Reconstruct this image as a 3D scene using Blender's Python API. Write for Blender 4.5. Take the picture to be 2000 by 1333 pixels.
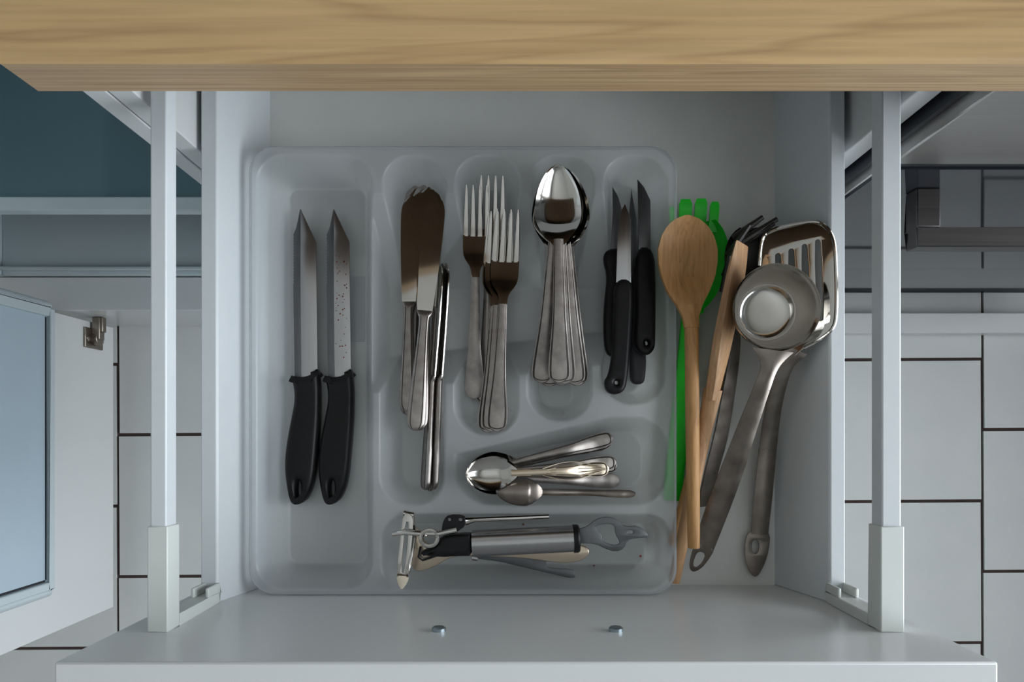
import bpy, bmesh, math, random
import numpy as np
from mathutils import Vector, Matrix

for o in list(bpy.data.objects):
    bpy.data.objects.remove(o)
S = bpy.context.scene
COL = S.collection
random.seed(7)

# ------------------------------------------------------------------ camera
CZ, F, NX, NY = 1.332, 1500.0, 1010.0, 848.0      # camera height, focal length in px, nadir in the 2000x1333 frame
cam = bpy.data.cameras.new('camera')
cam.sensor_width = 36; cam.sensor_fit = 'HORIZONTAL'; cam.lens = 36 * F / 2000
cam.shift_x = -(NX - 1000) / 2000; cam.shift_y = (NY - 666.5) / 2000
cam.clip_start = .02
co = bpy.data.objects.new('camera', cam); COL.objects.link(co)
co.location = (0, 0, CZ); S.camera = co

# ------------------------------------------------------------------ light
w = bpy.data.worlds.new('world'); S.world = w; w.use_nodes = True
w.node_tree.nodes['Background'].inputs[0].default_value = (.75, .87, 1, 1)
w.node_tree.nodes['Background'].inputs[1].default_value = 1.0
L = bpy.data.lights.new('window_daylight', 'AREA'); L.shape = 'RECTANGLE'; L.size = 1.8; L.size_y = 1.2
L.energy = 38; L.color = (.90, .96, 1)
lo = bpy.data.objects.new('window_daylight', L); COL.objects.link(lo)
lo.location = (1.31, -.22, 1.28); lo.rotation_euler = (0, math.radians(90), 0)
S.view_settings.view_transform = 'Standard'; S.view_settings.look = 'None'
S.view_settings.gamma = 1; S.view_settings.use_curve_mapping = False
S.view_settings.exposure = 0.34

def P(px, py, z):
    d = CZ - z
    return Vector(((px - NX) * d / F, (NY - py) * d / F, z))

# ------------------------------------------------------------------ materials
def mat(name, col, rough=.5, metal=0, var=None, spec=.5, coat=0, scale=(30, 30, 30), bump=0, rvar=0):
    m = bpy.data.materials.new(name); m.use_nodes = True
    nt = m.node_tree; b = nt.nodes['Principled BSDF']
    b.inputs['Roughness'].default_value = rough; b.inputs['Metallic'].default_value = metal
    b.inputs['Specular IOR Level'].default_value = spec; b.inputs['Coat Weight'].default_value = coat
    c = (*col, 1)
    b.inputs['Base Color'].default_value = c
    tc = nt.nodes.new('ShaderNodeTexCoord'); mp = nt.nodes.new('ShaderNodeMapping')
    mp.inputs['Scale'].default_value = scale
    nt.links.new(tc.outputs['Object'], mp.inputs['Vector'])
    n = nt.nodes.new('ShaderNodeTexNoise'); n.inputs['Detail'].default_value = 5
    n.inputs['Scale'].default_value = 1
    nt.links.new(mp.outputs[0], n.inputs['Vector'])
    if var:
        r = nt.nodes.new('ShaderNodeValToRGB')
        r.color_ramp.elements[0].position = .3; r.color_ramp.elements[1].position = .7
        r.color_ramp.elements[0].color = (*var, 1); r.color_ramp.elements[1].color = c
        nt.links.new(n.outputs['Fac'], r.inputs[0]); nt.links.new(r.outputs[0], b.inputs['Base Color'])
    if rvar:
        mr = nt.nodes.new('ShaderNodeMapRange')
        mr.inputs['To Min'].default_value = rough; mr.inputs['To Max'].default_value = rough + rvar
        nt.links.new(n.outputs['Fac'], mr.inputs['Value']); nt.links.new(mr.outputs[0], b.inputs['Roughness'])
    if bump:
        bp = nt.nodes.new('ShaderNodeBump'); bp.inputs['Strength'].default_value = bump; bp.inputs['Distance'].default_value = .001
        nt.links.new(n.outputs['Fac'], bp.inputs['Height']); nt.links.new(bp.outputs[0], b.inputs['Normal'])
    return m

def wood_mat(name, light, dark, grain, rough=.5, sc=(1.6, 16, 16), fine=(8, 260, 260), fstr=.35, axis=0):
    m = bpy.data.materials.new(name); m.use_nodes = True
    nt = m.node_tree; N = nt.nodes; K = nt.links; b = N['Principled BSDF']
    b.inputs['Roughness'].default_value = rough
    tc = N.new('ShaderNodeTexCoord')
    def noise(scale, det, dist):
        mp = N.new('ShaderNodeMapping'); mp.inputs['Scale'].default_value = scale
        K.new(tc.outputs['Object'], mp.inputs['Vector'])
        n = N.new('ShaderNodeTexNoise'); n.inputs['Scale'].default_value = 1
        n.inputs['Detail'].default_value = det; n.inputs['Distortion'].default_value = dist
        K.new(mp.outputs[0], n.inputs['Vector']); return n
    a = noise(sc, 3, .8)
    # ring lines out of the slow noise: cathedral figure of flat-sawn boards
    mu = N.new('ShaderNodeMath'); mu.operation = 'MULTIPLY'; mu.inputs[1].default_value = 9
    K.new(a.outputs['Fac'], mu.inputs[0])
    fr = N.new('ShaderNodeMath'); fr.operation = 'FRACT'; K.new(mu.outputs[0], fr.inputs[0])
    r1 = N.new('ShaderNodeValToRGB'); e = r1.color_ramp.elements
    e[0].position = 0; e[0].color = (*grain, 1); e[1].position = .25; e[1].color = (*light, 1)
    x = e.new(.8); x.color = (*dark, 1); x = e.new(1); x.color = (*grain, 1)
    K.new(fr.outputs[0], r1.inputs[0])
    f = noise(fine, 4, .2)
    r2 = N.new('ShaderNodeValToRGB'); r2.color_ramp.elements[0].position = .38; r2.color_ramp.elements[1].position = .62
    r2.color_ramp.elements[0].color = (*[c * .72 for c in dark], 1); r2.color_ramp.elements[1].color = (*light, 1)
    K.new(f.outputs['Fac'], r2.inputs[0])
    mx = N.new('ShaderNodeMix'); mx.data_type = 'RGBA'; mx.inputs[0].default_value = fstr
    K.new(r1.outputs[0], mx.inputs[6]); K.new(r2.outputs[0], mx.inputs[7])
    K.new(mx.outputs[2], b.inputs['Base Color'])
    return m

def see_through(name, col, clear, rough=.25, gloss=.12, tint=(1, 1, 1)):
    """thin sheet: part clear, part milky (diffuse both ways), with a sheen"""
    m = bpy.data.materials.new(name); m.use_nodes = True
    nt = m.node_tree; N = nt.nodes; K = nt.links
    N.remove(N['Principled BSDF'])
    t = N.new('ShaderNodeBsdfTransparent'); t.inputs[0].default_value = (*tint, 1)
    d = N.new('ShaderNodeBsdfDiffuse'); d.inputs[0].default_value = (*col, 1)
    tl = N.new('ShaderNodeBsdfTranslucent'); tl.inputs[0].default_value = (*col, 1)
    a = N.new('ShaderNodeMixShader'); a.inputs[0].default_value = .45
    K.new(d.outputs[0], a.inputs[1]); K.new(tl.outputs[0], a.inputs[2])
    b = N.new('ShaderNodeMixShader'); b.inputs[0].default_value = clear
    K.new(a.outputs[0], b.inputs[1]); K.new(t.outputs[0], b.inputs[2])
    g = N.new('ShaderNodeBsdfGlossy'); g.inputs['Roughness'].default_value = rough
    fr = N.new('ShaderNodeFresnel'); fr.inputs[0].default_value = 1.45
    ml = N.new('ShaderNodeMath'); ml.operation = 'MULTIPLY'; ml.inputs[1].default_value = gloss * 8
    ml.use_clamp = True
    K.new(fr.outputs[0], ml.inputs[0])
    c = N.new('ShaderNodeMixShader'); K.new(ml.outputs[0], c.inputs[0])
    K.new(b.outputs[0], c.inputs[1]); K.new(g.outputs[0], c.inputs[2])
    K.new(c.outputs[0], N['Material Output'].inputs[0])
    return m

M = dict(
    wall=mat('painted_wall', (.60, .60, .58), .8), ceiling=mat('ceiling_paint', (.88, .88, .87), .9),
    grout=mat('brown_grout', (.075, .045, .038), .9, var=(.05, .032, .03)),
    tile=mat('white_tile', (.68, .69, .68), .32, var=(.64, .655, .65), scale=(14, 14, 14)),
    melamine=mat('white_melamine', (.68, .69, .69), .26, var=(.68, .69, .695), scale=(60, 60, 60)),
    steelpaint=mat('white_lacquered_steel', (.66, .69, .71), .35, var=(.64, .675, .70), scale=(80, 80, 80)),
    bottom=mat('drawer_bottom_white', (.72, .725, .69), .4, var=(.69, .695, .665), scale=(40, 40, 40)),
    plastic=mat('off_white_plastic', (.66, .69, .66), .4, var=(.64, .67, .64)),
    oak=wood_mat('oak_laminate', (.60, .395, .19), (.56, .36, .168), (.44, .265, .12), .42, sc=(1.3, 13, 6)),
    oakedge=wood_mat('oak_laminate_edge', (.56, .38, .21), (.46, .30, .16), (.36, .22, .12), .45, sc=(1.2, 30, 60), fine=(6, 300, 420), fstr=.55),
    chip=mat('brown_board_underside', (.20, .12, .06), .7, var=(.16, .09, .05), scale=(90, 90, 90)),
    beech=wood_mat('beech_wood', (.52, .275, .10), (.46, .235, .08), (.36, .175, .055), .55, sc=(50, 5, 30), fine=(400, 20, 400), fstr=.4),
    beech2=wood_mat('pale_beech_wood', (.50, .29, .15), (.44, .25, .12), (.37, .2, .09), .6, sc=(50, 5, 30), fine=(400, 20, 400), fstr=.4),
    green=mat('green_plastic', (.002, .60, .006), .4, var=(.004, .42, .012)),
    black=mat('black_plastic', (.007, .0065, .007), .38, spec=.22, var=(.010, .009, .010), scale=(200, 200, 200)),
    blackgrey=mat('charcoal_plastic', (.025, .027, .034), .45, var=(.03, .03, .036)),
    darknylon=mat('dark_nylon', (.018, .015, .014), .4, var=(.03, .024, .02)),
    steel=mat('polished_steel', (.60, .575, .54), .06, 1, var=(.57, .545, .51), rvar=.05),
    blade=mat('brushed_blade', (.46, .45, .45), .20, 1, var=(.43, .42, .42), scale=(300, 12, 300), rvar=.08),
    handle=mat('scuffed_steel', (.39, .355, .33), .26, 1, var=(.27, .24, .225), scale=(120, 120, 120), rvar=.2),
    darksteel=mat('worn_dark_steel', (.29, .255, .225), .20, 1, var=(.19, .16, .14), scale=(60, 60, 60), rvar=.22),
    greysteel=mat('grey_zinc_steel', (.17, .175, .18), .35, 1, var=(.14, .145, .15), rvar=.15),
    grooveshade=mat('painted_groove_shade', (.07, .06, .055), .5, .6, var=(.05, .045, .04)),  # dark colour laid in for the shade of the handle thread lines
    warmsteel=mat('warm_nickel', (.66, .55, .42), .25, 1, var=(.6, .5, .39), rvar=.15),
    hinge=mat('hinge_nickel', (.36, .31, .26), .3, 1, var=(.28, .24, .2)),
    cream=mat('cream_plastic', (.74, .64, .50), .45),
    zinc=mat('zinc_screw', (.35, .42, .46), .35, 1),
    liner=mat('fridge_liner', (.56, .63, .66), .45, var=(.54, .61, .64)),
    linerblue=mat('door_liner_panel', (.47, .57, .65), .35, var=(.46, .56, .64)),
    gasket=mat('grey_gasket', (.42, .47, .48), .6),
    fridgein=mat('fridge_inner_wall', (.44, .60, .66), .4, var=(.43, .585, .645)),
    glassblack=mat('black_oven_glass', (.016, .018, .022), .04, 0, spec=.16, var=(.018, .02, .025)),
    flatblack=mat('flat_black', (.012, .013, .018), .45),
    brushed=mat('brushed_oven_steel', (.50, .48, .46), .28, 1, var=(.44, .42, .41), scale=(6, 500, 500), rvar=.1),
    darkbrushed=mat('dark_brushed_steel', (.07, .066, .065), .35, .8, var=(.055, .05, .05), scale=(6, 500, 500), rvar=.1),
    crumb=mat('brown_crumb', (.16, .05, .03), .8), redcrumb=mat('red_crumb', (.4, .05, .03), .8),
)
M['tray'] = see_through('frosted_plastic', (.90, .94, .98), .68, .20, .095, (1, 1, 1))
M['shelfglass'] = see_through('teal_glass', (.22, .36, .42), .45, .06, .12, (.72, .88, .92))
M['pane'] = see_through('window_glass', (.9, .9, .9), .97, .02, .1)

# ------------------------------------------------------------------ mesh helpers
def thing(name, label, cat, loc=(0, 0, 0), group=None, kind=None):
    o = bpy.data.objects.new(name, None); COL.objects.link(o); o.location = loc
    o.empty_display_size = .02
    tag(o, label, cat, group, kind); return o

def tag(o, label, cat=None, group=None, kind=None):
    o['label'] = label
    if cat: o['category'] = cat
    if group: o['group'] = group
    if kind: o['kind'] = kind
    return o

def mesh(name, v, f, m, smooth=True, angle=35):
    me = bpy.data.meshes.new(name)
    me.from_pydata([tuple(p) for p in v], [], [tuple(q) for q in f]); me.validate(); me.update()
    bm = bmesh.new(); bm.from_mesh(me); bmesh.ops.remove_doubles(bm, verts=bm.verts, dist=1e-6)
    bmesh.ops.recalc_face_normals(bm, faces=bm.faces); bm.to_mesh(me); bm.free()
    if smooth:
        me.polygons.foreach_set('use_smooth', [True] * len(me.polygons))
        me.set_sharp_from_angle(angle=math.radians(angle))
    me.materials.append(M[m]); return me

def obj(name, me, parent=None, world=False):
    """world: the mesh is in world coordinates, shift it into its parent's frame"""
    o = bpy.data.objects.new(name, me); COL.objects.link(o)
    if parent is not None:
        o.parent = parent
        if world:
            p = parent; off = Vector((0, 0, 0))
            while p is not None:
                off += p.location; p = p.parent
            me.transform(Matrix.Translation(-off))
    return o

def join(parts):
    V, Fc = [], []
    for v, f in parts:
        n = len(V); V += list(v); Fc += [tuple(i + n for i in q) for q in f]
    return V, Fc

def boxvf(x0, x1, y0, y1, z0, z1):
    v = [(x, y, z) for z in (z0, z1) for y in (y0, y1) for x in (x0, x1)]
    return v, [(0, 2, 3, 1), (4, 5, 7, 6), (0, 1, 5, 4), (2, 6, 7, 3), (0, 4, 6, 2), (1, 3, 7, 5)]

def bevel(o, w=.001, seg=2):
    b = o.modifiers.new('bevel', 'BEVEL'); b.width = w; b.segments = seg; b.limit_method = 'ANGLE'
    return o

def box(name, b, m, parent=None, bev=.001, world=True):
    v, f = boxvf(*b)
    o = obj(name, mesh(name, v, f, m), parent, world)
    if bev: bevel(o, bev)
    return o

def dense(rows, n):
    """Catmull-Rom through rows of numbers, n samples"""
    R = np.array(rows, float); k = len(R); out = []
    for t in np.linspace(0, k - 1, n):
        i = min(int(t), k - 2); u = t - i
        p0, p1, p2, p3 = R[max(i - 1, 0)], R[i], R[i + 1], R[min(i + 2, k - 1)]
        out.append(.5 * (2 * p1 + (p2 - p0) * u + (2 * p0 - 5 * p1 + 4 * p2 - p3) * u * u + (3 * p1 - p0 - 3 * p2 + p3) * u ** 3))
    return np.array(out)

def loft(rows, n=12, p=2.6):
    """rows of (y, xc, zc, half width, half thickness): closed tube of superellipse rings"""
    V, Fc = [], []
    for (y, xc, zc, hw, ht) in rows:
        for k in range(n):
            a = 2 * math.pi * k / n; c, s = math.cos(a), math.sin(a)
            V.append((xc + hw * math.copysign(abs(c) ** (2 / p), c), y, zc + ht * math.copysign(abs(s) ** (2 / p), s)))
    m = len(rows)
    for i in range(m - 1):
        for k in range(n):
            k2 = (k + 1) % n
            Fc.append((i * n + k, i * n + k2, (i + 1) * n + k2, (i + 1) * n + k))
    Fc.append(tuple(range(n))); Fc.append(tuple((m - 1) * n + k for k in range(n)))
    return V, Fc

def shell(rows, us, t, prof=None):
    """rows of (y, xc, zc, half width, dish depth): a dished sheet of thickness t"""
    V, Fc = [], []; n = len(us); m = len(rows)
    for side in (0, 1):
        for (y, xc, zc, hw, dp) in rows:
            for u in us:
                z = zc - dp * (1 - u * u) + (prof(u) if prof and not side else 0)
                V.append((xc + hw * u, y, z - side * t))
    q = m * n
    for i in range(m - 1):
        for k in range(n - 1):
            a = i * n + k
            Fc.append((a, a + 1, a + n + 1, a + n)); Fc.append((q + a, q + a + n, q + a + n + 1, q + a + 1))
    ring = [k for k in range(n)] + [i * n + n - 1 for i in range(1, m)] + [(m - 1) * n + k for k in range(n - 2, -1, -1)] + [i * n for i in range(m - 2, 0, -1)]
    for a, b in zip(ring, ring[1:] + ring[:1]):
        Fc.append((a, b, q + b, q + a))
    return V, Fc

def tube(pts, r, n=10, caps=True):
    pts = [Vector(p) for p in pts]; V, Fc = [], []; m = len(pts)
    rs = r if isinstance(r, (list, tuple)) else [r] * m
    for i, p in enumerate(pts):
        t = (pts[min(i + 1, m - 1)] - pts[max(i - 1, 0)]).normalized()
        a = Vector((0, 0, 1)) if abs(t.z) < .9 else Vector((1, 0, 0))
        x = t.cross(a).normalized(); y = t.cross(x)
        for k in range(n):
            g = 2 * math.pi * k / n
            V.append(p + (x * math.cos(g) + y * math.sin(g)) * rs[i])
    for i in range(m - 1):
        for k in range(n):
            k2 = (k + 1) % n; Fc.append((i * n + k, i * n + k2, (i + 1) * n + k2, (i + 1) * n + k))
    if caps: Fc += [tuple(range(n)), tuple((m - 1) * n + k for k in range(n))]
    return V, Fc

def chaikin(pts, it=2):
    for _ in range(it):
        q = []
        for a, b in zip(pts, pts[1:] + pts[:1]):
            q.append((a[0] * .75 + b[0] * .25, a[1] * .75 + b[1] * .25)); q.append((a[0] * .25 + b[0] * .75, a[1] * .25 + b[1] * .75))
        pts = q
    return pts

def plate(name, outlines, z, th, m, zf=None, bev=None, smooth=2, px=True, plane=None):
    """flat cut sheet of real thickness from outline + holes (frame pixels at height z), zf(x, y): extra height"""
    cu = bpy.data.curves.new(name, 'CURVE'); cu.dimensions = '2D'; cu.fill_mode = 'BOTH'
    bev = min(th * .4, .0008) if bev is None else bev
    cu.extrude = max(th / 2 - bev, 1e-5); cu.bevel_depth = bev; cu.bevel_resolution = 1 if bev < .002 else 3; cu.offset = -bev
    for ol in outlines:
        ol = list(ol)
        if plane:
            z0, kx, ky, X0, Y0 = plane; q_ = []
            for a, b in ol:
                a, b = (a - NX) / F, (NY - b) / F; d = (CZ - z0 + kx * X0 + ky * Y0) / (1 + kx * a + ky * b); q_.append((a * d, b * d))
            ol = q_
        elif px: ol = [tuple(P(a, b, z)[:2]) for a, b in ol]
        if smooth: ol = chaikin(ol, smooth)
        s = cu.splines.new('POLY'); s.points.add(len(ol) - 1); s.use_cyclic_u = True
        for q, (a, b) in zip(s.points, ol): q.co = (a, b, 0, 1)
    t = bpy.data.objects.new(name, cu); COL.objects.link(t)
    dg = bpy.context.evaluated_depsgraph_get(); dg.update()
    me = bpy.data.meshes.new_from_object(t.evaluated_get(dg))
    bpy.data.objects.remove(t); bpy.data.curves.remove(cu)
    for v in me.vertices:
        v.co.z += (plane[0] + plane[1] * (v.co.x - plane[3]) + plane[2] * (v.co.y - plane[4])) if plane else z + (zf(v.co.x, v.co.y) if zf else 0)
    bm = bmesh.new(); bm.from_mesh(me); bmesh.ops.remove_doubles(bm, verts=bm.verts, dist=1e-6)
    bmesh.ops.recalc_face_normals(bm, faces=bm.faces); bm.to_mesh(me); bm.free()
    me.polygons.foreach_set('use_smooth', [True] * len(me.polygons)); me.set_sharp_from_angle(angle=math.radians(30))
    me.materials.clear(); me.materials.append(M[m]); return me

def frame_at(A, B, roll=0):
    """matrix with origin A and +Y towards B"""
    y = (B - A).normalized(); x = y.cross(Vector((0, 0, 1))).normalized(); z = x.cross(y)
    m = Matrix((x, y, z)).transposed().to_4x4() @ Matrix.Rotation(roll, 4, 'Y')
    m.translation = A; return m

from mathutils.bvhtree import BVHTree
PLACED = []                                        # (bounds, tree) of what already lies in the tray
def tree_of(mes, M4):
    V, Fc = [], []
    for me in mes:
        n0 = len(V); V += [M4 @ v.co for v in me.vertices]; Fc += [tuple(i + n0 for i in p.vertices) for p in me.polygons]
    lo_, hi_ = [min(v[i] for v in V) for i in range(3)], [max(v[i] for v in V) for i in range(3)]
    return (lo_, hi_), BVHTree.FromPolygons(V, Fc), V, Fc
def contacts(bt):
    (lo_, hi_), t, V, Fc = bt; pts = []
    for (l2, h2), t2 in PLACED:
        if all(lo_[i] <= h2[i] and l2[i] <= hi_[i] for i in range(3)):
            for i, _ in t.overlap(t2): pts.append(sum((V[k] for k in Fc[i]), Vector()) / len(Fc[i]))
    return pts

def utensil(name, label, cat, a, za, b, zb, L, parts, group=None, roll=0):
    """parts: (name, mesh[, label]) in a local frame of length L; a, b: frame pixels of the two ends.
    Either end is raised in small steps until the piece lies free on what is below it."""
    for _ in range(60):
        A, B = P(*a, za), P(*b, zb)
        M4 = frame_at(A, B, roll) @ Matrix.Scale((B - A).length / L, 4)
        bt = tree_of([p[1] for p in parts], M4); pts = contacts(bt)
        if not pts: break
        u = [(q - A).dot(B - A) / (B - A).length_squared for q in pts]
        if max(u) > .5: zb += .0008
        if min(u) < .5: za += .0008
    PLACED.append((bt[0], bt[1]))
    r = thing(name, label, cat, group=group); r.matrix_world = M4
    for p in parts:
        o = bpy.data.objects.new(p[0], p[1]); COL.objects.link(o); o.parent = r
        if len(p) > 2 and p[2]: o['label'] = p[2]
    return r

def settle(r, steps=40):
    """raise a finished thing in small steps until it lies free"""
    mes = [o.data for o in bpy.data.objects if o.parent == r]
    for _ in range(steps):
        bt = tree_of(mes, Matrix.Translation(r.location))
        if not contacts(bt): break
        d = Vector((0, 0, CZ)) - r.location; r.location += d * (.0008 / d.z)
    PLACED.append((bt[0], bt[1])); return r

# ================================================================== the room
def structure(name, b, m, label, bev=0):
    o = box(name, b, m, None, bev); tag(o, label, None, None, 'structure'); return o
RX0, RX1, RY0, RY1, RH = -1.9, 1.15, -2.3, .84, 2.5
structure('wall_back', (RX0 - .1, RX1 + .1, RY1, RY1 + .1, 0, RH), 'wall', 'plain pale wall behind the kitchen units')
structure('wall_left', (RX0 - .1, RX0, RY0, RY1, 0, RH), 'wall', 'plain pale wall on the refrigerator side')
structure('wall_front', (RX0 - .1, RX1 + .1, RY0 - .1, RY0, 0, RH), 'wall', 'plain pale wall facing the kitchen units')
structure('ceiling', (RX0 - .1, RX1 + .1, RY0 - .1, RY1 + .1, RH, RH + .1), 'ceiling', 'white painted ceiling')
WY0, WY1, WZ0, WZ1 = -.88, .45, .34, 2.25
v, f = join([boxvf(RX1, RX1 + .1, RY0, WY0, 0, RH), boxvf(RX1, RX1 + .1, WY1, RY1, 0, RH),
             boxvf(RX1, RX1 + .1, WY0, WY1, 0, WZ0), boxvf(RX1, RX1 + .1, WY0, WY1, WZ1, RH)])
tag(obj('wall_right', mesh('wall_right', v, f, 'wall', False)), 'pale wall with the window opening', kind='structure')
wn = tag(bpy.data.objects.new('window_1', None), 'white framed window letting in daylight', kind='structure'); COL.objects.link(wn)
wn.location = (RX1 + .05, (WY0 + WY1) / 2, WZ0)
e = .05
v, f = join([boxvf(RX1 + .03, RX1 + .08, WY0, WY1, WZ0, WZ0 + e), boxvf(RX1 + .03, RX1 + .08, WY0, WY1, WZ1 - e, WZ1),
             boxvf(RX1 + .03, RX1 + .08, WY0, WY0 + e, WZ0 + e, WZ1 - e), boxvf(RX1 + .03, RX1 + .08, WY1 - e, WY1, WZ0 + e, WZ1 - e)])
obj('window_frame', mesh('window_frame', v, f, 'melamine', False), wn, True)
box('pane', (RX1 + .05, RX1 + .055, WY0 + e, WY1 - e, WZ0 + e, WZ1 - e), 'pane', wn, 0)

# floor: slab with recessed brown joints, tiles as separate pieces where they can be seen
TX, TY = 281.5 * CZ / F, 277.2 * CZ / F
g = .0055
fl = obj('floor', mesh('floor', *boxvf(RX0, RX1, RY0, RY1, -.05, -.004), 'grout', False))
tag(fl, 'floor of white square tiles with dark brown joints', kind='structure')
tme = mesh('tile', *boxvf(-TX / 2 + g / 2, TX / 2 - g / 2, -TY / 2 + g / 2, TY / 2 - g / 2, -.012, 0), 'tile')
x230 = P(230, 712, 0).x
rot = math.radians(.35)
far_v, far_f = [], []
for i in range(-8, 15):
    for j in range(-9, 11):
        cx = x230 + (i - .5) * TX
        cy = P(0, 712 if i % 2 == 0 else 850, 0).y + (j + .5) * TY
        cy += (cx - x230) * math.tan(rot)
        if not (RX0 + .13 < cx < RX1 - .13 and RY0 + .13 < cy < RY1 - .13): continue
        if -1.25 < cx < 1.35 and -.85 < cy < .45:
            t = bpy.data.objects.new('tile', tme); COL.objects.link(t); t.parent = fl; t.location = (cx, cy, 0); t.rotation_euler.z = rot
        else:
            a, b = boxvf(cx - TX / 2 + g / 2, cx + TX / 2 - g / 2, cy - TY / 2 + g / 2, cy + TY / 2 - g / 2, -.012, 0)
            far_f += [tuple(q + len(far_v) for q in r) for r in b]; far_v += a
o = obj('outer_tiles', mesh('outer_tiles', far_v, far_f, 'tile', False), fl); o['kind'] = 'stuff'

# ================================================================== kitchen units
# worktop
WT0, WT1 = .862, .900
wt = thing('worktop', 'light oak laminate worktop with a rounded front edge above the open drawer', 'worktop', (.4, .209, WT0))
y0, y1, x0, x1, r = .209, RY1 - .001, -.2925, 1.14, .004
prof = [(y0 + .0005, WT0 + .001), (y0 + .0005, WT1 - r)] + [(y0 + r - r * math.cos(a), WT1 - r + r * math.sin(a)) for a in (.4, .8, 1.2)] + [(y0 + r, WT1), (y1, WT1), (y1, WT0 + .001)]
n = len(prof)
v = [(x, a, b) for x in (x0, x1) for a, b in prof]
f = [tuple(range(n)), tuple(range(n, 2 * n))] + [(i, (i + 1) % n, n + (i + 1) % n, n + i) for i in range(n)]
o = obj('top_board', mesh('top_board', v, f, 'oak'), wt, True)
o.data.materials.append(M['oakedge'])
for p in o.data.polygons:
    if p.normal.y < -.9 or p.normal.x < -.9: p.material_index = 1
box('underside', (x0 + .001, x1, y0 + .002, y1, WT0, WT0 + .002), 'chip', wt, 0)['label'] = 'dark brown board underside'

# drawer cabinet carcass
CX0, CX1, CY = -.2926, .304, .245
dc = thing('drawer_cabinet', 'white melamine base cabinet holding the open drawer under the oak worktop', 'cabinet', (.0057, .5, 0))
box('side_panel', (CX0, CX0 + .018, CY, .80, .10, WT0 - .0005), 'melamine', dc)
box('side_panel', (CX1 - .018, CX1, CY, .80, .10, WT0 - .0005), 'melamine', dc)
box('back_panel', (CX0 + .018, CX1 - .018, .79, .80, .118, WT0 - .0005), 'melamine', dc, 0)
box('bottom_panel', (CX0 + .018, CX1 - .018, CY, .79, .10, .118), 'melamine', dc)
box('lower_drawer_front', (CX0 + .0015, CX1 - .0015, CY - .020, CY - .001, .104, .545), 'melamine', dc, .0012)
box('plinth', (CX0 + .002, CX1 - .002, .29, .306, 0, .10), 'melamine', dc, 0)

# drawer
ZB, ZW, YF, YB = .598, .676, -.1443, .345
DR = thing('drawer', 'white pull-out kitchen drawer with side rails standing open below the worktop', 'drawer', (.005, .1, ZB - .016))
box('drawer_bottom', (-.2362, .2462, YF, YB, ZB - .016, ZB), 'bottom', DR, 0)
def side(nm, s, ib, it, ot):
    pr = [(ib, ZB - .016), (ib, ZB), (it - s * .0015, ZW - .002), (it, ZW), (ot, ZW), (ot, ZB - .02), (ib + s * .004, ZB - .02)]
    k = len(pr)
    v = [(x, y, z) for y in (YF, YB) for x, z in pr]
    f = [tuple(range(k)), tuple(range(k, 2 * k))] + [(i, (i + 1) % k, k + (i + 1) % k, k + i) for i in range(k)]
    return bevel(obj('side_wall', mesh('side_wall', v, f, 'steelpaint', True, 20), DR, True), .0008)
side('l', -1, -.2362, -.2572, -.2700)
side('r', 1, .2462, .2680, .2800)
box('back_wall', (-.2362, .2462, YB - .016, YB, ZB, ZW + .05), 'melamine', DR)
fp = box('front_panel', (-.2926, .304, YF - .019, YF, .552, CZ - .485), 'melamine', DR, .0016)
for (xa, xb) in ((-.2672, -.2553), (.2655, .2797)):
    box('rail', (xa, xb, YF + .002, YB, .756, .773), 'steelpaint', DR, .0012)
    sx = -1 if xa < 0 else 1
    pa, pb = (xa - .0015, xb + .0015)
    # plastic bracket: sleeve round the rail end plus a post down to the wall top
    v, f = join([boxvf(pa, pb, YF, YF + .077, .7545, .7745), boxvf(pa, pb, YF, YF + .009, ZW - .001, .7545),
                 boxvf(pa, pa + .003, YF + .009, YF + .017, ZW - .001, .70), boxvf(pb - .003, pb, YF + .009, YF + .017, ZW - .001, .70)])
    bevel(obj('rail_bracket', mesh('rail_bracket', v, f, 'plastic'), DR, True), .0009)['label'] = 'off white plastic bracket at the rail end'
for (px, py) in ((857, 1233), (1203, 1233)):
    z = CZ - (-YF) * F / (py - NY); c = P(px, py, z)
    v, f = tube([(c.x, YF - .001, z), (c.x, YF + .0022, z), (c.x, YF + .0032, z)], [.0052, .0052, .0038], 16)
    sc = obj('screw', mesh('screw', v, f, 'zinc'), fp, False)
    sc.data.transform(Matrix.Translation(-DR.location))

# refrigerator on the left: recessed cavity, glass shelves, base, open doors
RL, RR = -.756, -.311
fr = thing('refrigerator', 'built-in refrigerator standing open with teal glass shelves beside the drawer cabinet', 'refrigerator', ((RL + RR) / 2, .5, 0))
box('right_housing_panel', (RR, CX0 - .0015, CY, .80, .187, .858), 'melamine', fr)
box('left_liner', (RL - .04, RL, CY, .80, .187, 1.0), 'liner', fr)
box('back_liner', (RL, RR, .70, .72, .187, 1.0), 'fridgein', fr, 0)
box('floor_liner', (RL, RR, CY, .70, .187, .205), 'liner', fr)
for i, (z, yb) in enumerate(((.456, .262), (.33, .30))):
    s = box('glass_shelf', (RL + .004, RR - .004, yb + .004, .695, z, z + .005), 'shelfglass', fr, 0)
    box('shelf_trim', (RL + .003, RR - .003, yb - .010, yb + .006, z - .008, z + .010), 'liner', s, .002)
v, f = join([boxvf(RL, RR, CY - .012, CY, .196, .206), boxvf(RL - .004, RR, CY - .006, CY, .207, .214), boxvf(RL - .02, RL, CY - .012, CY, .196, 1.0)])
bevel(obj('front_frame', mesh('front_frame', v, f, 'liner'), fr, True), .002)
box('base', (RL - .04, CX0 - .003, .187, CY + .05, 0, .187), 'melamine', fr, .002)
bp = box('base_shelf', (RL - .04, CX0 - .003, .183, CY - .013, .187, .196), 'melamine', fr, .001)
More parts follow.
